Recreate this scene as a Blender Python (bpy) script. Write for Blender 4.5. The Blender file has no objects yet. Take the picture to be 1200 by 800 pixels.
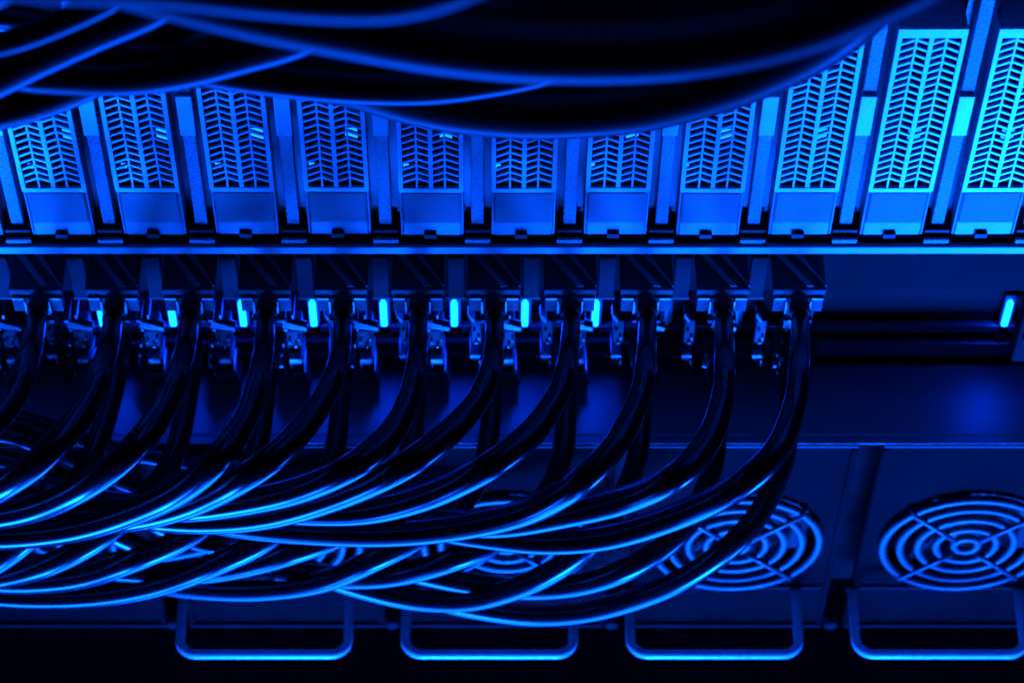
import bpy, math, random
from mathutils import Vector
random.seed(7)
scene = bpy.context.scene
col = scene.collection

# ------------------------------------------------------------------ camera
PITCH = math.radians(54.0)          # macro lens looking steeply down on the front of the rack
FPX = 3014.0                        # focal length in pixels of the 1200 px wide frame
PX, PY = 565.0, 400.0               # principal point
D = 1.145
CP, SP = math.cos(PITCH), math.sin(PITCH)
CAM = Vector((0, -D * CP, D * SP))
cd = bpy.data.cameras.new('camera')
cam = bpy.data.objects.new('camera', cd)
col.objects.link(cam)
cam.location = CAM
cam.rotation_euler = (math.radians(90) - PITCH, 0, 0)
cd.sensor_width = 36.0
cd.lens = FPX / 1200.0 * 36.0
cd.shift_x = (600 - PX) / 1200.0
cd.clip_start = 0.01
cd.clip_end = 50
cd.dof.use_dof = True
cd.dof.focus_distance = 1.065
cd.dof.aperture_fstop = 13
scene.camera = cam

# ------------------------------------------------------------------ world, lamps, exposure
w = bpy.data.worlds.new('World')
scene.world = w
w.use_nodes = True
w.node_tree.nodes['Background'].inputs[0].default_value = (0.0, 0.03, 1.0, 1)
w.node_tree.nodes['Background'].inputs[1].default_value = 0.004
BLUE = (0.0010, 0.075, 1.0)

def lamp(name, loc, target, sx, sy, power):
    ld = bpy.data.lights.new(name, 'AREA')
    ld.shape = 'RECTANGLE'
    ld.size, ld.size_y = sx, sy
    ld.energy = power
    ld.color = BLUE
    o = bpy.data.objects.new(name, ld)
    col.objects.link(o)
    o.location = loc
    o.rotation_euler = (Vector(target) - Vector(loc)).to_track_quat('-Z', 'Y').to_euler()
    return o
lamp('unseen_blue_lamp', (0.46, -0.45, -0.50), (0.27, 0, 0.14), 0.30, 0.20, 2.9).data.spread = math.radians(48)
lamp('unseen_blue_lamp', (-0.50, -0.45, -0.50), (-0.34, 0, 0.14), 0.30, 0.20, 5.0).data.spread = math.radians(48)
lamp('unseen_blue_lamp', (-0.05, -0.27, -0.58), (-0.05, -0.08, 0.0), 0.42, 0.30, 8.0).data.spread = math.radians(120)
lamp('unseen_blue_lamp', (0.08, -0.52, -0.50), (0.08, -0.03, -0.165), 0.60, 0.12, 4.2).data.spread = math.radians(30)  # unseen lamp added to brighten the fan handles and guards
lamp('overhead_fill_lamp', (0, -0.15, 1.7), (0, 0, 0), 1.6, 1.2, 8.0)  # soft overhead fill added for ambient light, not a ceiling fixture

vs = scene.view_settings
vs.view_transform = 'Standard'
vs.look = 'None'
vs.gamma = 1
vs.exposure = 0.0
vs.use_curve_mapping = False

# ------------------------------------------------------------------ measuring helpers (real positions on real planes)
def ray(x, y):
    dv = (y - PY) / FPX
    return Vector(((x - PX) / FPX, CP - SP * dv, -SP - CP * dv))
def at(x, y, Y):                    # point on the upright plane at depth Y
    r = ray(x, y)
    return CAM + r * ((Y - CAM.y) / r.y)
def atz(x, y, z):                   # point on the level plane at height z
    r = ray(x, y)
    return CAM + r * ((z - CAM.z) / r.z)
def zz(y, Y):
    return at(PX, y, Y).z

# ------------------------------------------------------------------ materials
def mat(name, colr, rough=0.45, metal=0.0, noise=0.15, nscale=60, bump=0.0, bscale=400, coat=0.0, spec=0.5, aniso=None):
    m = bpy.data.materials.new(name)
    m.use_nodes = True
    nt = m.node_tree
    b = nt.nodes['Principled BSDF']
    tc = nt.nodes.new('ShaderNodeTexCoord')
    mp = nt.nodes.new('ShaderNodeMapping')
    nt.links.new(tc.outputs['Object'], mp.inputs[0])
    if aniso:
        mp.inputs['Scale'].default_value = aniso
    n = nt.nodes.new('ShaderNodeTexNoise')
    n.inputs['Scale'].default_value = nscale
    n.inputs['Detail'].default_value = 6
    nt.links.new(mp.outputs[0], n.inputs['Vector'])
    r = nt.nodes.new('ShaderNodeMapRange')
    r.inputs['To Min'].default_value = 1 - noise
    r.inputs['To Max'].default_value = 1 + noise
    r.inputs['From Min'].default_value = 0.25
    r.inputs['From Max'].default_value = 0.75
    nt.links.new(n.outputs['Fac'], r.inputs['Value'])
    mx = nt.nodes.new('ShaderNodeVectorMath')
    mx.operation = 'SCALE'
    mx.inputs[0].default_value = colr
    nt.links.new(r.outputs[0], mx.inputs['Scale'])
    nt.links.new(mx.outputs[0], b.inputs['Base Color'])
    mr = nt.nodes.new('ShaderNodeMath')
    mr.operation = 'MULTIPLY'
    mr.inputs[1].default_value = rough
    nt.links.new(r.outputs[0], mr.inputs[0])
    nt.links.new(mr.outputs[0], b.inputs['Roughness'])
    b.inputs['Metallic'].default_value = metal
    b.inputs['Specular IOR Level'].default_value = spec
    b.inputs['Coat Weight'].default_value = coat
    b.inputs['Coat Roughness'].default_value = 0.15
    if bump:
        n2 = nt.nodes.new('ShaderNodeTexNoise')
        n2.inputs['Scale'].default_value = bscale
        n2.inputs['Detail'].default_value = 3
        nt.links.new(mp.outputs[0], n2.inputs['Vector'])
        bp = nt.nodes.new('ShaderNodeBump')
        bp.inputs['Strength'].default_value = bump
        bp.inputs['Distance'].default_value = 0.001
        nt.links.new(n2.outputs['Fac'], bp.inputs['Height'])
        nt.links.new(bp.outputs[0], b.inputs['Normal'])
    return m
def glow(name, colr, s):
    m = bpy.data.materials.new(name)
    m.use_nodes = True
    b = m.node_tree.nodes['Principled BSDF']
    b.inputs['Base Color'].default_value = (0.1, 0.3, 0.5, 1)
    b.inputs['Emission Color'].default_value = (*colr, 1)
    b.inputs['Emission Strength'].default_value = s
    return m
M = dict(
    module=mat('module_paint', (.34, .34, .35), .42, .25, .12, 40, .15, 900),
    grille=mat('grille_paint', (.68, .68, .69), .38, .3, .10, 80, .1, 900),
    plate=mat('plate_paint', (.23, .23, .235), .5, .1, .10, 60, .25, 1500),
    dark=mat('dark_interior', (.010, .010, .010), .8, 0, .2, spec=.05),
    divider=mat('divider_steel', (.42, .42, .43), .5, .3, .65, 800, .5, 1400),
    chassis=mat('chassis_paint', (.16, .16, .165), .38, .4, .2, 25, .12, 700),
    trim=mat('trim_paint', (.06, .06, .062), .6, 0, .2, 40, spec=.1),
    clip=mat('clip_steel', (.20, .20, .205), .32, .8, .2, 90, .15, 800),
    portface=mat('port_face_paint', (.021, .021, .022), .65, 0, .2, 25, .12, 700, spec=0),
    ledge=mat('ledge_steel', (.32, .32, .325), .42, .6, .15, 30, .1, 500, aniso=(.15, 1, 1)),
    lip=mat('lip_steel', (.23, .23, .23), .42, .5, .15, 30, .08, 500, aniso=(.1, 1, 1)),
    handle=mat('handle_paint', (.80, .80, .80), .28, .1, .1, 60, spec=.7),
    fan=mat('fan_panel_paint', (.008, .008, .0083), .6, 0, .25, 30, .2, 800, spec=0),
    wire=mat('grille_wire_coating', (.05, .05, .051), .42, 0, .1, 60, spec=.6),
    blade=mat('fan_blade_plastic', (.10, .10, .10), .4, 0, .2),
    cord=mat('cord_rubber', (.008, .008, .009), .20, 0, .10, 18, spec=.6),
    thick=mat('thick_cord_rubber', (.006, .006, .0065), .28, 0, .15, 14, spec=.15),
    sheath=mat('matte_sheath_rubber', (.006, .006, .0065), .40, 0, .15, 14, .05, 200, spec=.14),
    rib=mat('rib_plastic', (.34, .34, .35), .5, .1, .2, 60, .2, 700),
    plug=mat('plug_plastic', (.08, .08, .082), .5, 0, .2, 60, .2, 700, spec=.15),
    collar=mat('collar_rubber', (.006, .006, .006), .6, 0, .2),
    latch=mat('latch_steel', (.05, .05, .052), .55, 0, .2, 90, .15, 800, spec=0),
    contact=mat('contact_metal', (.75, .75, .76), .22, 1, .1, 120),
    lens=mat('unlit_lens', (.05, .06, .07), .3, 0, .1),
    led=glow('led_cyan', (.0004, .036, 1.0), 40),
    ledin=glow('led_inner', (.002, .13, 1.0), 4.5),
)

# ------------------------------------------------------------------ mesh helpers
class MB:
    def __init__(s):
        s.v, s.f, s.sm = [], [], []
    def box(s, x0, x1, y0, y1, z0, z1):
        b = len(s.v)
        s.v += [(x, y, z) for z in (z0, z1) for y in (y0, y1) for x in (x0, x1)]
        for q in ((0, 2, 3, 1), (4, 5, 7, 6), (0, 1, 5, 4), (2, 6, 7, 3), (0, 4, 6, 2), (1, 3, 7, 5)):
            s.f.append([b + i for i in q]); s.sm.append(False)
        return s
    def prism(s, poly, y0, y1):     # polygon in x,z pushed along y
        b = len(s.v); n = len(poly)
        s.v += [(x, y0, z) for x, z in poly] + [(x, y1, z) for x, z in poly]
        s.f.append([b + i for i in range(n)]); s.f.append([b + n + i for i in reversed(range(n))])
        for i in range(n):
            j = (i + 1) % n
            s.f.append([b + j, b + i, b + n + i, b + n + j])
        s.sm += [False] * (n + 2)
        return s
    def tube(s, pts, rad, n=14, closed=False):
        b = len(s.v); m = len(pts)
        pts = [Vector(p) for p in pts]
        if not hasattr(rad, '__len__'): rad = [rad] * m
        up = None
        for i, p in enumerate(pts):
            a = pts[(i - 1) % m] if (closed or i) else p
            c = pts[(i + 1) % m] if (closed or i < m - 1) else p
            t = (c - a).normalized()
            if up is None:
                up = Vector((0, 1, 0)) if abs(t.y) < .8 else Vector((1, 0, 0))
            u = (up - t * up.dot(t)).normalized(); up = u
            v = t.cross(u)
            for k in range(n):
                ang = 2 * math.pi * k / n
                s.v.append(tuple(p + (u * math.cos(ang) + v * math.sin(ang)) * rad[i]))
        for i in range(m if closed else m - 1):
            j = (i + 1) % m
            for k in range(n):
                l = (k + 1) % n
                s.f.append([b + i * n + k, b + i * n + l, b + j * n + l, b + j * n + k]); s.sm.append(True)
        if not closed:
            s.f.append([b + k for k in reversed(range(n))]); s.f.append([b + (m - 1) * n + k for k in range(n)])
            s.sm += [False, False]
        return s
    def cyl(s, c, r, y0, y1, n=24):
        return s.tube([(c[0], y0, c[1]), (c[0], y1, c[1])], r, n)
    def mesh(s, name, m):
        me = bpy.data.meshes.new(name)
        me.from_pydata(s.v, [], s.f)
        me.polygons.foreach_set('use_smooth', s.sm)
        me.materials.append(M[m])
        me.update()
        return me
    def build(s, name, m, parent=None, bevel=0, seg=2):
        o = link(name, s.mesh(name, m), parent)
        if bevel:
            md = o.modifiers.new('bevel', 'BEVEL')
            md.width = bevel; md.segments = seg; md.limit_method = 'ANGLE'
        return o
def link(name, me, parent=None):
    o = bpy.data.objects.new(name, me)
    col.objects.link(o)
    if parent: o.parent = parent
    return o
def thing(name, label, cat, loc=(0, 0, 0), group=None):
    o = link(name, None)
    o.empty_display_size = .01
    o.location = loc
    tag(o, label, cat, group)
    return o
def tag(o, label, cat, group=None):
    o['label'] = label; o['category'] = cat
    if group: o['group'] = group
def copy_tree(o, parent=None):
    c = o.copy(); col.objects.link(c)
    if parent: c.parent = parent
    for ch in o.children: copy_tree(ch, c)
    return c
def spline(P, per=10):              # Catmull-Rom through 3-D points (centripetal enough for these)
    P = [Vector(p) for p in P]
    Q = [P[0] * 2 - P[1]] + P + [P[-1] * 2 - P[-2]]
    out = []
    for i in range(1, len(Q) - 2):
        p0, p1, p2, p3 = Q[i - 1:i + 3]
        for k in range(per):
            t = k / per
            out.append(.5 * ((2 * p1) + (p2 - p0) * t + (2 * p0 - 5 * p1 + 4 * p2 - p3) * t * t + (3 * p1 - p0 - 3 * p2 + p3) * t ** 3))
    out.append(P[-1])
    return out
ORD = ['', 'first', 'second', 'third', 'fourth', 'fifth', 'sixth', 'seventh', 'eighth', 'ninth', 'tenth', 'eleventh', 'twelfth', 'thirteenth']

# ------------------------------------------------------------------ main planes
YM = 0.006                          # front of the upright modules
Z_SHELF = zz(276, YM)               # the modules stand here
YLIP = 0.0035
Z_LIP1, Z_LIP0 = zz(289, YLIP), zz(298.5, YLIP)
Z_LEDGE = zz(519, 0)                # top of the fan bank
YW = atz(PX, 416, Z_LEDGE).y        # wall behind the ledge
YP = 0.020                          # port face under the shelf
X0, X1 = -0.36, 0.36
Z_PORT0 = zz(341, YP)

# ------------------------------------------------------------------ chassis
ch = thing('rack_chassis', 'dark steel rack chassis with bright shelf lip across the whole picture', 'chassis', (0, 0, 0))
MB().box(X0, X1, YM + .004, .16, Z_SHELF - .012, Z_SHELF - .0005).build('shelf', 'chassis', ch)
MB().box(X0, X1, YM + .0005, YM + .0035, Z_LIP0, Z_SHELF - .001).build('groove_strip', 'dark', ch)
MB().box(X0, X1, YLIP, YM + .0002, Z_LIP0, Z_LIP1).build('shelf_lip', 'lip', ch, .0008)
MB().box(X0, X1, YP, YP + .006, Z_PORT0, Z_LIP0 - .0005).build('port_face', 'portface', ch, .0006)
MB().box(X0, X1, YW, YW + .004, Z_LEDGE - .01, Z_LIP0).build('back_wall', 'portface', ch)
MB().box(X0, X1, YW - .004, YW - .0005, zz(382, YW), zz(374, YW)).build('wall_rail', 'ledge', ch, .0006)
MB().box(X0, X1, YW - .005, YW - .0005, zz(408, YW), zz(393, YW)).build('wall_rail', 'ledge', ch, .0008)
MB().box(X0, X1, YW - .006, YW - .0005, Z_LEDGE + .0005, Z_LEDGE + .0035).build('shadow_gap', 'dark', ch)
MB().box(X0, X1, .0042, YW - .0005, Z_LEDGE - .006, Z_LEDGE).build('ledge', 'ledge', ch, .0008)
MB().box(X0, X1, .0030, .0040, Z_LEDGE - .0062, Z_LEDGE - .0005).build('ledge_front_shade', 'fan', ch)  # added dark strip, paints the ledge front as shaded in the fan gaps
MB().box(X0, X1, -.0003, .0040, Z_LEDGE - .0003, Z_LEDGE - .00005).build('ledge_edge', 'ledge', ch)
MB().box(X0, X1, .062, .068, Z_SHELF, Z_SHELF + .24).build('rear_panel', 'chassis', ch)
MB().box(X0, X1, .03, .06, zz(735, 0), Z_LEDGE - .008).build('fan_bay', 'dark', ch)
MB().box(X0, X1, .026, .030, zz(7, .026), zz(-12, .026)).build('top_rail', 'lip', ch, .001)
MB().box(X0, X1, .022, .026, zz(-18, .022), zz(-80, .022)).build('top_rail', 'chassis', ch, .001)

# ------------------------------------------------------------------ upright vented modules
PITCHM = (at(1145, 275, YM).x - at(38 - 1, 275, YM).x) / 10.29
XB = at(38 + 37, 275, YM).x
S = (at(639, 275, YM).x - at(565, 275, YM).x)          # module width
H = zz(33, YM) - Z_SHELF
zg0, zg1 = zz(220.5, YM) - Z_SHELF, zz(43, YM) - Z_SHELF
zp0, zp1 = zz(260, YM) - Z_SHELF, zz(225, YM) - Z_SHELF
hw = S / 2
fr = .0018                                             # grille frame width
ROWS = 22
def make_module():
    t = thing('vented_module', 'x', 'module', (0, 0, 0), 'vented modules standing on the shelf')
    m = MB()
    dep = .05
    m.box(-hw, -hw + .0012, 0.0005, dep, 0, H).box(hw - .0012, hw, 0.0005, dep, 0, H)
    m.box(-hw + .0012, hw - .0012, 0.0005, dep, H - .0012, H)
    m.box(-hw + .0012, hw - .0012, .0004, dep, 0, zg0 - .0004)
    m.build('housing', 'module', t, .0005)
    MB().box(-hw + .0013, hw - .0013, .030, .034, zg0, H - .0013).build('inner_board', 'dark', t)
    for xa in (-hw + .0013, hw - .0017):
        MB().box(xa, xa + .0004, .0022, .0298, zg0, H - .0014).build('inner_shade_liner', 'dark', t)  # added dark sheets, painting the shade inside the grille cells
    MB().box(-hw + .0018, hw - .0018, .0022, .0298, zg0 - .0002, zg0 + .0002).build('inner_shade_liner', 'dark', t)
    g = MB()
    g.box(-hw, -hw + fr, -.0008, .0003, zg0 - .001, H).box(hw - fr, hw, -.0008, .0003, zg0 - .001, H)
    g.box(-hw + fr, hw - fr, -.0008, .0003, zg1, H).box(-hw + fr, hw - fr, -.0008, .0003, zg0 - .001, zg0 + .0008)
    cw = (2 * hw - 2 * fr) / 4
    for i, ww in ((1, .0004), (2, .0009), (3, .0004)):
        xc = -hw + fr + cw * i
        g.box(xc - ww, xc + ww, -.0006, .0004, zg0 + .0008, zg1)
    gr = g.build('grille', 'grille', t)
    # slanted slats, two shared meshes
    pz = (zg1 - zg0) / ROWS
    rise = cw * .45
    th = pz * .28
    def slat_mesh(sg):
        a, b = -cw / 2 + .0002, cw / 2 - .0002
        za, zb = (-rise / 2 * sg, rise / 2 * sg)
        return MB().prism([(a, za), (b, zb), (b, zb + th), (a, za + th)], 0, .0012).mesh('slat', 'grille')
    ms = {1: slat_mesh(1), -1: slat_mesh(-1)}
    for c in range(4):
        sg = 1 if c % 2 == 0 else -1
        for r in range(1, ROWS):
            o = link('slat', ms[sg], gr)
            o.location = (-hw + fr + cw * (c + .5), -.0004, zg0 + pz * (r + .15) - (0 if r > 1 else -.0002))
    p = MB().box(-hw + .0016, hw - .0016, -.0006, .0006, zp0, zp1).build('blank_plate', 'plate', t, .0004)
    MB().box(-hw + .0004, hw - .0004, -.0004, .0003, zg0 - .0022, zg0 - .0011).build('trim', 'grille', t)
    MB().box(-.0034, .0018, -.0012, .0004, -.0004, .0022).build('foot_notch', 'collar', t)
    # lamps glowing inside, behind the slats
    MB().box(.0035, .0085, .0185, .0195, zz(152, .03) - Z_SHELF, zz(141, .03) - Z_SHELF).build('indicator_light', 'ledin', t)
    MB().box(-.0130, -.0095, .0105, .0115, zz(212, .02) - Z_SHELF, zz(186, .02) - Z_SHELF).build('indicator_light', 'ledin', t)
    c = MB().box(-hw + .001, hw - .001, .018, .024, H + .003, H + .0135).build('top_cap', 'module', t, .0008)
    return t
proto = make_module()
XS = [XB + PITCHM * k for k in range(-1, 11)]
N = len(XS)
for k, x in enumerate(XS):
    o = proto if k == 0 else copy_tree(proto)
    o.location = (x + random.uniform(-.0003, .0003), YM + random.uniform(-.0003, .0003), Z_SHELF)
    o.rotation_euler = (0, random.uniform(-.002, .002), random.uniform(-.012, .012))
    r = N - k - 1
    if k == 0: lb = 'vented module cut off by the left picture edge, only a sliver showing'
    elif r == 0: lb = 'bright vented module cut off by the right picture edge'
    elif r == 1: lb = 'tall bright vented module with its top edge in view, second from the right'
    elif k == 1: lb = 'bright vented module at the far left, its whole foot in view'
    elif k <= 6: lb = 'upright module with chevron grille above the shelf, %s whole one from the left' % ORD[k]
    else: lb = 'upright module with chevron grille above the shelf, %s from the right edge' % ORD[r + 1]
    o['label'] = lb

# dividers between the modules
def make_divider():
    t = thing('slot_divider', 'x', 'divider', (0, 0, 0), 'dividers between the vented modules')
    MB().box(-.0027, .0027, .0028, .0078, .003, H + .02).build('strip', 'divider', t, .0004)
    MB().box(-.0032, .0032, .0012, .0026, zz(158, .008) - Z_SHELF, zz(112, .008) - Z_SHELF).build('lit_patch', 'grille', t, .0003)  # paler plate paints in the lit, reflecting patch of the gap
    MB().box(-.0061, .0061, .0080, .0100, .004, H + .02).build('backplate', 'chassis', t)
    MB().box(-.0055, .0055, -.0014, .0003, -.0046, -.0012).build('clip', 'divider', t, .0005)
    MB().box(-.0054, .0054, .0008, .0026, .0004, .0028).build('foot_block', 'collar', t, .0005)
    return t
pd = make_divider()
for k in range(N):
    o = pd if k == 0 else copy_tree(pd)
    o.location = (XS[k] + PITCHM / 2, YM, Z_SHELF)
    nn = k + 1
    o['label'] = ('pale steel strip in the gap between modules, %s gap from the left edge' % ORD[nn] if nn <= 6
                  else 'pale steel strip in the gap between modules, %s gap from the right edge' % ORD[N - k - 1] if k < N - 1
                  else 'pale steel strip at the right picture edge, beyond the last module')

# ------------------------------------------------------------------ ports on the wall under the shelf
def led_x(i): return at(202 + 82.6 * i, 356, YW).x
PL = led_x(1) - led_x(0)
def make_port():
    """origin on the wall at the lamp's foot line"""
    t = thing('cable_port', 'x', 'port', (0, 0, 0), 'cable ports in the row under the shelf')
    u = PL / 82.6                                       # one picture pixel on that wall
    Z = lambda y: zz(y, YW) - Z_LEDGE
    MB().prism([(-6 * u, Z(392)), (8 * u, Z(392)), (8 * u, Z(338)), (-6 * u, Z(338))], -.004, -.0006).build('lamp_housing', 'plug', t, .0006)
    MB().prism([(-4 * u, Z(371)), (4 * u, Z(371)), (4 * u, Z(345)), (2 * u, Z(341.5)), (-2 * u, Z(341.5)), (-4 * u, Z(345))], -.0062, -.0041).build('indicator_light', 'led', t, .0008)
    MB().prism([(-9 * u, Z(418)), (16 * u, Z(418)), (19 * u, Z(413)), (19 * u, Z(384)), (-12 * u, Z(384)), (-12 * u, Z(413))], -.0085, -.0055).build('bay_plate', 'plug', t, .0006)
    MB().box(-8 * u, 15 * u, -.0095, -.0086, Z(399), Z(395)).build('bay_bar', 'clip', t, .0003)
    # lower socket left of the lamp
    s = MB()
    yy = -.022
    Z2 = lambda y: zz(y, YW + yy) - Z_LEDGE
    xl = -28 * u
    s.box(xl, xl + 20 * u, yy, -.006, Z2(445), Z2(438))
    s.box(xl, xl + 3 * u, yy, -.006, Z2(438), Z2(424))
    s.box(xl, xl + 15 * u, yy - .001, -.006, Z2(424), Z2(419))
    s.box(xl + 14 * u, xl + 17 * u, yy + .002, -.006, Z2(436), Z2(424))
    so = s.build('socket_frame', 'clip', t, .0004)
    MB().box(xl + 3.1 * u, xl + 13.9 * u, yy + .001, -.007, Z2(437.8), Z2(424.2)).build('socket_hole', 'collar', so)
    MB().prism([(xl - 6 * u, Z2(389)), (xl + 24 * u, Z2(393)), (xl + 24 * u, Z2(388)), (xl - 4 * u, Z2(380))], yy + .002, yy + .006).build('release_tab', 'clip', t, .0005)
    for (dx, y, rr) in ((-1, 390, 2.6), (9, 410, 2.2), (2, 405, 1.6), (-2, 441, 1.6), (-1, 449, 2.2), (18, 417, 1.5), (40, 416, 1.6), (13, 402, 1.4), (44, 398, 1.6)):
        a = (xl + dx * u, Z2(y))
        ye = yy + .0015 if dx < 16 else -.0105
        if dx >= 16: a = (xl + dx * u, Z(y))
        MB().tube([(a[0], ye, a[1]), (a[0], ye + .0005, a[1]), (a[0], ye + .0026, a[1])], [rr * u * .6, rr * u, rr * u], 10).build('contact_pin', 'contact', t)
    b = MB()
    b.box(xl - 2 * u, xl + 16 * u, yy + .004, -.006, Z2(417), Z2(396))
    b.build('port_block', 'plug', t, .0006)
    # hook, lever and small chips right of the lamp
    h = MB()
    h.box(18 * u, 31 * u, -.020, -.0056, Z2(424), Z2(420))
    h.box(28 * u, 31 * u, -.021, -.0056, Z2(441), Z2(424.2))
    h.build('latch_hook', 'clip', t, .0004)
    MB().box(19 * u, 27.6 * u, -.019, -.0056, Z2(437), Z2(424.3)).build('hook_slot', 'collar', t)
    MB().prism([(17 * u, Z2(371)), (25 * u, Z2(380)), (23 * u, Z2(385)), (16 * u, Z2(376))], -.020, -.014).build('lever', 'clip', t, .0005)
    MB().box(20 * u, 32 * u, -.016, -.0056, Z2(414), Z2(388)).build('port_block', 'plug', t, .0006)
    for (dx, y, w_, h_) in ((22, 396, 3, 3), (27, 404, 3, 4), (24, 410, 5, 2), (-34, 400, 3, 4), (-38, 412, 4, 3), (-35, 434, 3, 5), (-40, 425, 5, 3), (-12, 430, 3, 4), (-9, 444, 4, 3), (34, 434, 3, 3), (33, 447, 4, 3), (-33, 372, 6, 3), (-20, 366, 3, 5)):
        y0 = -.0178 if dx > 15 else -.0236
        MB().box(dx * u, (dx + w_) * u, y0, y0 + .0034 + (.010 if abs(dx) > 32 or y > 425 or y < 375 else 0), Z2(y + h_), Z2(y)).build('chip', random.choice(['clip', 'contact', 'clip', 'plug']), t, .0003)
    return t
pp = make_port()
PORTS = list(range(-2, 10)) + [11.83]
port_of = {i: (pp if n == len(PORTS) - 1 else copy_tree(pp)) for n, i in enumerate(PORTS)}
for n, i in enumerate(PORTS):
    o = port_of[i]
    o.location = (led_x(i), YW, Z_LEDGE)
    if i in (-2, 7, 8, 9):                              # these lamps are not lit
        for c in o.children:
            if c.name.startswith('indicator_light'):
                c.data = c.data.copy(); c.data.materials[0] = M['lens']
    if i == 9:                                          # nothing is fitted beyond the last plug
        for c in list(o.children):
            if min(v.co.x for v in c.data.vertices) > 14 * PL / 82.6: bpy.data.objects.remove(c)
    if i > 10:                                          # the last bay is empty: only its lamp
        for c in list(o.children):
            if c.name.split('.')[0] not in ('lamp_housing', 'indicator_light'):
                for g in list(c.children): bpy.data.objects.remove(g)
                bpy.data.objects.remove(c)
    if i > 10: lb = 'lone cyan lit port at the right edge, away from all the cables'
    elif n < 6: lb = 'cable port under the shelf among the cables, %s from the left edge' % ORD[n + 1]
    else: lb = 'cable port under the shelf, %s counting left from the rightmost plugged cable' % ORD[12 - n]
    o['label'] = lb

# end bracket at the far right
e = thing('end_bracket', 'tall steel bracket under the shelf at the right picture edge', 'bracket', (at(1197, 350, .034).x, 0, Z_LEDGE))
MB().box(0, .03, .024, .034, zz(424, .024) - Z_LEDGE, Z_LIP0 - Z_LEDGE - .002).build('bracket_body', 'portface', e, .001)
MB().box(.002, .028, .0215, .0238, .050, .053).build('bracket_rib', 'latch', e, .0004)
MB().box(.002, .028, .0215, .0238, .064, .067).build('bracket_rib', 'latch', e, .0004)

# ------------------------------------------------------------------ plugged cables: front row
def plugx(k): return at(937 - 89.3 * (10 - k), 350, 0).x
UP = (plugx(10) - plugx(9)) / 89.3
zt = zz(345, 0)                                        # top of the plug's front edge
pm = {}
def plug_parts(t):
    """children around the local origin = cord exit on the plug face (y=0)"""
    if not pm:
        h = MB()
        h.box(-32 * UP, 30 * UP, .0, YP - .0005, -.001, .0035)
        h.box(-14 * UP, 13 * UP, -.001, YP - .0005, -.014, -.0012)
        pm['plug_housing'] = (h.mesh('plug_housing', 'plug'), .0006, (0, 0, 0))
        for nm, sg in (('a', 0), ('b', 1)):
            r = MB()
            z0 = .0036
            xa = -28 * UP + sg * 22 * UP
            # diagonal rib on the top face
            b = len(r.v)
            x2 = xa + 34 * UP
            ww = 9 * UP
            for (x, y) in ((xa, YP - .001), (xa + ww, YP - .001), (x2 + ww if x2 + ww < 30 * UP else 30 * UP, .001), (x2, .001)):
                r.v.append((x, y, z0)); r.v.append((x, y, z0 + .0014))
            for i in range(4):
                j = (i + 1) % 4
                r.f.append([b + 2 * i, b + 2 * j, b + 2 * j + 1, b + 2 * i + 1]); r.sm.append(False)
            r.f.append([b + 1, b + 3, b + 5, b + 7]); r.f.append([b + 6, b + 4, b + 2, b]); r.sm += [False, False]
            pm['grip_rib' + nm] = (r.mesh('grip_rib', 'rib'), .0004, (0, 0, 0))
        for nm, sx in (('a', -1), ('b', 1)):
            fm = MB()
            xa, xb = (-30, -15) if sx < 0 else (13, 28)
            fm.box(xa * UP, xb * UP, -.0012, .004, -.0028, -.0011)
            xi = xb if sx < 0 else xa
            fm.box((xi - 1.5) * UP, (xi + 1.5) * UP, -.0016, .004, -.0125, -.0029)
            pm['bracket' + nm] = (fm.mesh('bracket', 'clip'), .0004, (0, 0, 0))
            sm = MB().box((xa + (0 if sx < 0 else 1.6)) * UP, (xb - (1.6 if sx < 0 else 0)) * UP, .0, .005, -.012, -.003)
            pm['latch_slot' + nm] = (sm.mesh('latch_slot', 'collar'), 0, (0, 0, 0))
            pm['screw' + nm] = (MB().cyl((sx * 14 * UP, -.0145), .0011, -.004, .003, 10).mesh('screw', 'plug'), 0, (0, 0, 0))
        pm['collar'] = (MB().tube([(0, .001, -.0055), (0, -.002, -.0055), (0, -.0023, -.0055), (0, -.0062, -.0062), (0, -.0066, -.0062)], [.0042, .0042, .0046, .0046, .0040], 18).mesh('collar', 'collar'), 0, (0, 0, 0))
        pm['neck'] = (MB().tube([(0, .006, -.001), (0, .002, -.0025), (0, -.0015, -.0045)], [.003, .0042, .0036], 14).mesh('neck', 'plug'), 0, (0, 0, 0))
    for k, (me, bv, loc) in pm.items():
        nm = k.rstrip('ab') if k[-1] in 'ab' and k[:-1] in ('grip_rib', 'bracket', 'latch_slot', 'screw') else k
        o = link(nm, me, t); o.location = loc
        if bv:
            md = o.modifiers.new('bevel', 'BEVEL'); md.width = bv; md.segments = 2; md.limit_method = 'ANGLE'
RC = 0.0045
def cord(name, t, pts, r0, r1, m='cord', n=18, per=9):
    P = spline([Vector(p) - t.location for p in pts], per)
    q = len(P) - 1
    R = [r0 + (r1 - r0) * min(1, i / (q * .45)) for i in range(q + 1)]
    return MB().tube(P, R, n).build(name, m, t)
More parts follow.
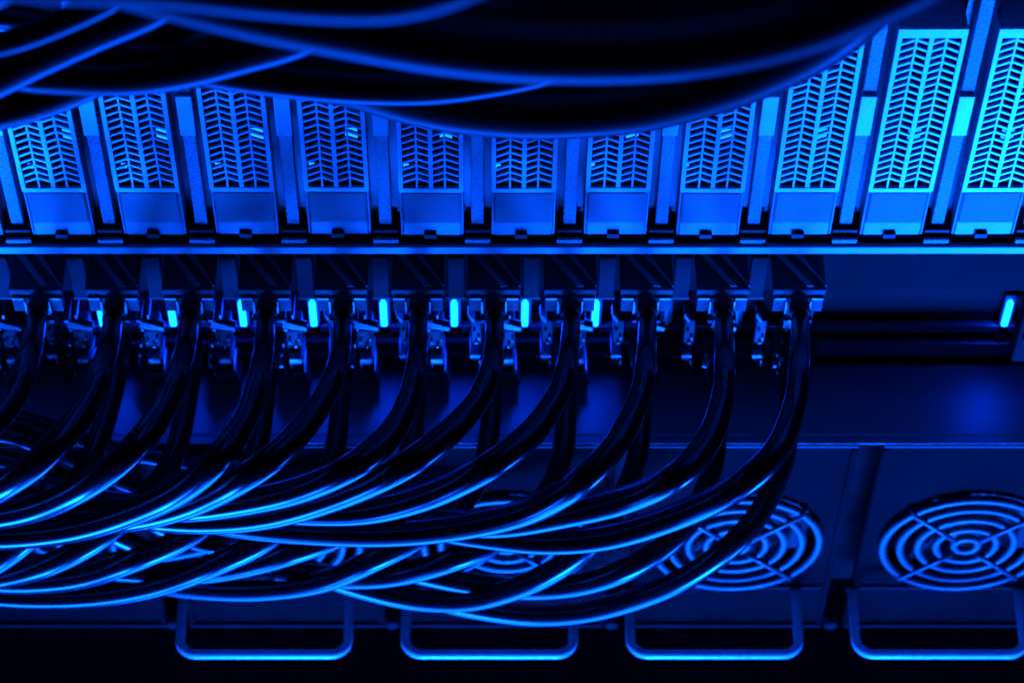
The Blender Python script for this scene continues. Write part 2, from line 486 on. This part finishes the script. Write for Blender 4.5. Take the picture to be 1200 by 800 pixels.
FRONT = {   # picture courses of the front cords, read from the photograph
    10: [(937, 420), (931, 475), (908, 530), (862, 572), (795, 604), (715, 628), (640, 634), (560, 626), (480, 612)],
    9: [(849, 420), (848, 460), (832, 512), (795, 556), (735, 585), (660, 603), (590, 614), (520, 612), (430, 600)],
    8: [(757, 420), (750, 465), (722, 520), (680, 564), (620, 598), (540, 617), (450, 625), (350, 622), (260, 612), (180, 594)],
    7: [(666, 420), (655, 460), (625, 505), (575, 545), (510, 578), (440, 597), (370, 600), (290, 594), (200, 582)],
    6: [(578, 420), (562, 465), (525, 508), (470, 548), (400, 580), (320, 603), (240, 610), (160, 604), (80, 590)],
    5: [(489, 420), (480, 465), (458, 508), (415, 545), (355, 572), (285, 588), (210, 596), (130, 590), (50, 575)],
    4: [(398, 420), (378, 470), (340, 518), (292, 556), (230, 588), (160, 606), (90, 608), (20, 600), (-50, 590)],
    3: [(308, 420), (293, 480), (258, 535), (210, 575), (150, 602), (85, 620), (10, 628), (-60, 626)],
    2: [(215, 420), (194, 475), (158, 524), (105, 566), (45, 594), (-20, 606), (-80, 606)],
    1: [(124, 420), (102, 475), (62, 525), (15, 562), (-40, 590), (-90, 600)],
    0: [(34, 420), (16, 465), (-14, 500), (-55, 535), (-100, 560)],
}
def pull(k): return ORD[11 - k]
for k in range(10, -1, -1):
    x = 937 - 89.3 * (10 - k)
    lb = 'black plugged cable sweeping down to the left, ' + ('rightmost of the plugged row' if k == 10 else 'leftmost of the plugged row' if k == 0 else pull(k) + ' plug from the right')
    t = thing('plugged_cable', lb, 'cable', (plugx(k), 0, zt), 'black cables plugged in under the shelf')
    plug_parts(t)
    base = t.location + Vector((0, -.004, -.0058))
    C = FRONT[k]
    pts = [base, base + Vector((0, -.006, -.0008))]
    for j, (a, b) in enumerate(C):
        drop = min(1, (b - 364) / 190)
        Y = -.014 - .080 * max(0, drop) ** .8 + max(0, (x - 60 - a)) * .000085
        pts.append(at(a, b, Y))
    cord('cord', t, pts, .0034, .0060)

# latch bars between the plugs
lat = None
for n in range(12):
    x = 887 - 88 * n
    if lat is None:
        lat = thing('latch_bar', 'x', 'latch', (0, 0, 0), 'latch bars between the plugs')
        MB().box(-10 * UP, 9 * UP, -.004, -.0005, -.0105, .0178).build('bar', 'latch', lat, .0006)
        MB().box(-10 * UP, 9 * UP, -.0052, -.0005, .0180, .0205).build('bar_head', 'latch', lat, .0005)
        MB().box(-12 * UP, 11 * UP, -.003, -.0005, -.0125, -.0108).build('bar_foot', 'collar', lat, .0004)
        o = lat
    else:
        o = copy_tree(lat)
    o.location = (at(x, 325, YP).x, YP, zz(325, YP))
    o['label'] = 'flat steel latch bar between the plugs, ' + ('just left of the rightmost plug' if n == 0 else '%s from the right' % ORD[n + 1] if n < 11 else 'leftmost of all')

# ------------------------------------------------------------------ second row of cables, from the lower sockets
LOW = {
    10: [(926, 452), (921, 530), (900, 585), (860, 636), (797, 680), (715, 710), (640, 720), (570, 714), (490, 696), (410, 668)],
    9: [(842, 452), (838, 530), (822, 585), (790, 630), (740, 664), (680, 684), (610, 689), (540, 682), (460, 664)],
    8: [(752, 452), (748, 530), (728, 585), (690, 638), (630, 678), (560, 701), (490, 702), (420, 687), (340, 660)],
    7: [(664, 452), (660, 530), (640, 580), (600, 622), (540, 652), (470, 672), (400, 676), (320, 668)],
    6: [(578, 452), (570, 530), (548, 582), (505, 620), (440, 655), (380, 680), (310, 690), (240, 689), (170, 680), (90, 660)],
    5: [(488, 452), (480, 530), (455, 582), (410, 620), (350, 645), (280, 664), (210, 672), (130, 668)],
    4: [(400, 452), (392, 530), (365, 585), (315, 630), (250, 662), (190, 684), (120, 697), (40, 700), (-50, 694)],
    3: [(312, 452), (300, 530), (270, 585), (225, 625), (160, 655), (100, 675), (30, 682), (-50, 678)],
    2: [(222, 452), (205, 530), (170, 585), (120, 628), (60, 660), (0, 676), (-70, 682)],
    1: [(134, 452), (110, 530), (75, 585), (35, 630), (-20, 668), (-70, 685)],
}
for k, C in LOW.items():
    x = C[0][0]
    lb = 'black cable hanging from the lower sockets behind the plugged row, ' + ('rightmost and lowest' if k == 10 else 'leftmost' if k == 1 else pull(k) + ' from the right')
    s = at(x, 446, .012)
    t = thing('hanging_cable', lb, 'cable', s, 'black cables hanging from the lower sockets')
    pts = [s + Vector((0, .024, .004)), s + Vector((0, .008, .002))]
    for a, b in C:
        drop = max(0, min(1, (b - 450) / 200))
        Y = .012 - .066 * drop ** .9 + max(0, (x - 120 - a)) * .00006
        pts.append(at(a, b, Y))
    cord('cord', t, pts, .0038, .0056)
    v = (pts[0] - s, pts[1] - s)
    MB().tube([v[0], v[0] * .4 + v[1] * .6, v[1], v[1] * 1.05], [.0054, .0054, .005, .0045], 14).build('strain_relief', 'collar', t)

# ------------------------------------------------------------------ loose thin cables in the tangle at lower left
LOOSE = [
    ('topmost, crossing with a bright edge', [(-60, 470), (30, 492), (110, 520), (180, 536), (250, 545), (330, 575), (400, 600)], .0042),
    ('second from the top', [(-60, 500), (20, 512), (90, 540), (160, 572), (240, 600), (330, 618)], .0046),
    ('third from the top', [(-60, 530), (10, 540), (80, 562), (150, 600), (230, 634), (320, 652)], .0044),
    ('fourth from the top', [(-60, 556), (0, 570), (70, 596), (140, 630), (220, 660), (300, 672)], .0048),
    ('lowest, resting under all the others', [(-60, 640), (20, 655), (90, 662), (160, 652), (230, 640), (300, 622), (360, 600)], .0048),
]
for n, (d, C, r) in enumerate(LOOSE):
    p = [at(a, b, .004 - .016 * max(0, min(1, (b - 450) / 150)) - .004 * (n % 3)) for a, b in C]
    t = thing('loose_cable', 'thin loose cable in the dim tangle at lower left, ' + d, 'cable', p[0], 'loose cables in the tangle')
    cord('cord', t, p, r, r, n=14)

# ------------------------------------------------------------------ fan bank
ZH = zz(692, 0)
hx = lambda px: atz(px, 768, ZH).x
PF = (hx(1000) - hx(205)) / 3
HO = -.0085                         # the handle sits left of the fan's middle
XF = (hx(735) + hx(942)) / 2 - HO
FZ = zz(632, 0)
FR = (at(1130 + 100, 632, 0).x - at(1130, 632, 0).x)
FB = zz(732, 0)
def make_fan():
    t = thing('fan_module', 'x', 'fan', (0, 0, 0), 'fan modules in the bottom bank')
    W = PF / 2 - .0056
    zt_, zb_ = Z_LEDGE - .0004, FB
    # front panel with a round opening (ring of quads from the circle to the rectangle)
    m = MB(); n = 64
    def rect(a):
        c, s_ = math.cos(a), math.sin(a)
        q = min((W / abs(c)) if abs(c) > 1e-6 else 9, ((zt_ - FZ) if s_ > 0 else (FZ - zb_)) / abs(s_) if abs(s_) > 1e-6 else 9)
        return (c * q, s_ * q)
    angs = sorted([2 * math.pi * i / n for i in range(n)] + [math.atan2(z, x) % (2 * math.pi) for x in (-W, W) for z in (zt_ - FZ, zb_ - FZ)])
    n = len(angs)
    for a in angs:
        x, z = rect(a)
        ci = (FR * math.cos(a), FR * math.sin(a))
        m.v += [(ci[0], 0, ci[1]), (x, 0, z), (x, .004, z), (ci[0], .012, ci[1])]
    for i in range(n):
        j = (i + 1) % n
        for a, b in ((0, 1), (1, 2), (3, 0)):
            m.f.append([4 * i + a, 4 * i + b, 4 * j + b, 4 * j + a]); m.sm.append(False)
    m.build('front_panel', 'fan', t)
    e_ = MB()
    e_.box(-W + .0005, W - .0005, -.0012, -.0002, zt_ - FZ - .0022, zt_ - FZ - .0003)
    e_.build('top_trim', 'trim', t, .0004)
    for xa in (-W + .0005, W - .0032):
        MB().box(xa, xa + .0027, -.0016, -.0002, zb_ - FZ + .004, zt_ - FZ - .0035).build('side_trim', 'fan', t, .0005)
    MB().box(-W + .004, W - .004, -.0014, -.0002, zz(688, 0) - FZ, zz(685, 0) - FZ).build('lower_trim', 'portface', t, .0004)
    MB().box(-W + .0005, W - .0005, -.0018, -.0002, zb_ - FZ + .0003, zb_ - FZ + .0032).build('bottom_trim', 'portface', t, .0005)
    # wire finger guard
    g = MB()
    for s_ in (1, -1):
        a = math.radians(45) * s_
        P = [(q * FR * math.cos(a), -.0048 if abs(q) < 1 else -.0005, q * FR * math.sin(a)) for q in (-1.06, -.98, -.5, -.2)]
        P[0] = (P[0][0], -.0004, P[0][2])
        for sg in (1, -1):
            g.tube([(x * sg, y, z * sg) for x, y, z in P], .0013, 8)
    gg = g.build('finger_guard', 'wire', t)
    for q in (.14, .35, .56, .77, .97):
        MB().tube([(q * FR * math.cos(2 * math.pi * i / 48), -.0026, q * FR * math.sin(2 * math.pi * i / 48)) for i in range(48)], .0021, 12, True).build('ring', 'wire', gg)
    # rotor
    MB().tube([(0, .0045, 0), (0, .005, 0), (0, .02, 0)], [.2 * FR, .24 * FR, .24 * FR], 28).build('hub', 'blade', t)
    for b in range(7):
        a0 = 2 * math.pi * b / 7
        bm = MB(); nn = 6
        for i in range(nn + 1):
            q = .24 + (.94 - .24) * i / nn
            a = a0 + .45 * (i / nn)
            for da, y in ((0, .006), (.55, .018), (.55, .0192), (0, .0072)):
                bm.v.append((q * FR * math.cos(a + da), y, q * FR * math.sin(a + da)))
        for i in range(nn):
            for k in range(4):
                l = (k + 1) % 4
                bm.f.append([4 * i + k, 4 * i + l, 4 * i + 4 + l, 4 * i + 4 + k]); bm.sm.append(False)
        bm.f.append([0, 1, 2, 3]); bm.f.append([4 * nn + i for i in (3, 2, 1, 0)]); bm.sm += [False, False]
        bm.build('blade', 'blade', t)
    MB().cyl((0, 0), FR * 1.02, .024, .026, 40).build('rear_plate', 'dark', t)
    # wire handle standing out of the panel
    hh = (hx(942) - hx(735)) / 2 - .002
    yo = atz(PX, 766, ZH).y
    rc = .0085
    zc = ZH - FZ
    P = [(-hh, .002, zc + .0035), (-hh, yo + rc, zc)]
    P += [(-hh + rc - rc * math.cos(a), yo + rc - rc * math.sin(a), zc) for a in [math.pi / 2 * i / 6 for i in range(1, 7)]]
    P += [(-x, y, z) for x, y, z in reversed(P)]
    P = [(x + HO, y, z) for x, y, z in P]
    MB().tube(P, .0024, 16).build('handle', 'handle', t)
    for s_ in (-1, 1):
        MB().cyl((s_ * hh + HO, zc + .0035), .0036, -.0015, .001, 16).build('handle_boss', 'fan', t)
    # thumb screw at the lower right corner of the bay
    MB().tube([(PF / 2 - .002, y, FB - FZ + .009) for y in (-.006, -.0055, .01)], [.003, .0036, .0036], 14).build('thumb_screw', 'portface', t)
    return t
pf = make_fan()
FL = {-3: 'fan module at lower left, almost hidden under the cable tangle',
      -2: 'fan module behind the cables, its wire handle leftmost of those in view',
      -1: 'fan module in the middle of the bank, mostly covered by cables',
      0: 'fan module with cables crossing only its left half, next to the uncovered one',
      1: 'uncovered fan module at lower right with its wire guard in plain view',
      }
for n, k in enumerate(sorted(FL, reverse=True)):
    o = pf if n == 0 else copy_tree(pf)
    o.location = (XF + PF * k, 0, FZ)
    o['label'] = FL[k]
    if k == -3:                                         # this one carries no handle
        for c in list(o.children):
            if c.name.split('.')[0] in ('handle', 'handle_boss'): bpy.data.objects.remove(c)

# ------------------------------------------------------------------ thick cables hanging across the top, close to the lens
TOP = [  # label, lower outline in the picture, half width in pixels, depth
    ('thickest black cable sagging across the top of the picture', [(20, -40), (110, 2), (206, 28), (300, 50), (400, 69), (512, 88), (625, 98), (750, 98), (850, 88), (950, 66), (1030, 36), (1110, -2), (1180, -50)], 44, -.20),
    ('thick black cable along the top edge, ending in the upper middle', [(-60, -4), (60, 6), (180, 10), (300, 22), (400, 29), (480, 25), (560, 2), (640, -40)], 40, -.235),
    ('long black cable sagging lowest, in front of the middle modules', [(60, 92), (150, 97), (225, 103), (320, 112), (400, 125), (475, 146), (550, 159), (640, 164), (737, 158), (800, 146), (870, 126), (930, 102), (987, 72), (1040, 30), (1100, -30)], 34, -.070),
    ('black cable with a bright lower edge ending under the thickest one, upper middle', [(100, 80), (200, 96), (300, 112), (400, 122), (494, 124), (569, 116), (643, 101), (720, 76), (800, 40)], 24, -.092),
    ('black cable at upper left with a long bright lower edge', [(-60, 92), (0, 104), (49, 111), (150, 113), (225, 103), (300, 84), (352, 69), (420, 40), (480, 0)], 26, -.105),
    ('black cable entering low at the left edge above the first module', [(-60, 168), (0, 154), (56, 139), (109, 118), (170, 88), (240, 50), (320, 5)], 21, -.085),
    ('dark cable at the left edge, second above the first module', [(-60, 140), (0, 116), (56, 89), (120, 60), (190, 30), (260, -10)], 22, -.120),
    ('dark cable slanting across the upper left corner', [(-60, 40), (0, 10), (40, -8), (90, -40)], 26, -.20),
    ('thick black cable hugging the top edge, right of the middle', [(380, -60), (470, -15), (560, 14), (700, 34), (820, 26), (920, -4), (1000, -50)], 38, -.165),
    ('thin dark cable crossing the upper left corner, steeply rising to the right', [(-60, 78), (20, 62), (90, 36), (150, 6), (200, -30)], 15, -.135),
    ('thin dark cable under the upper left crossing, with a faint lower edge', [(-60, 30), (30, 38), (110, 62), (190, 80), (280, 78), (360, 52), (430, 15)], 15, -.08),
    ('dim cable running flat behind the upper left tangle', [(-60, 84), (40, 92), (140, 96), (240, 90), (340, 98), (440, 116)], 17, -.045),
    ('dim slanting cable, the steepest in the upper left corner', [(30, 100), (80, 72), (130, 48), (190, 14), (230, -20)], 14, -.10),
]
for d, C, r, Y in TOP:
    P = [at(a, b, Y) for a, b in C]
    rr = r * (P[len(P) // 2] - CAM).length / FPX
    up = Vector((0, SP, CP))
    Q = []
    for i, p in enumerate(P):
        tdir = (P[min(i + 1, len(P) - 1)] - P[max(i - 1, 0)]).normalized()
        v = (CAM - p).normalized()
        nrm = v.cross(tdir).normalized()
        if nrm.dot(up) < 0: nrm = -nrm
        Q.append(p + nrm * rr)
    t = thing('thick_cable', d, 'cable', Q[0], 'thick cables across the top')
    cord('cord', t, Q, rr, rr, 'sheath' if r > 30 else 'thick', n=32, per=12)
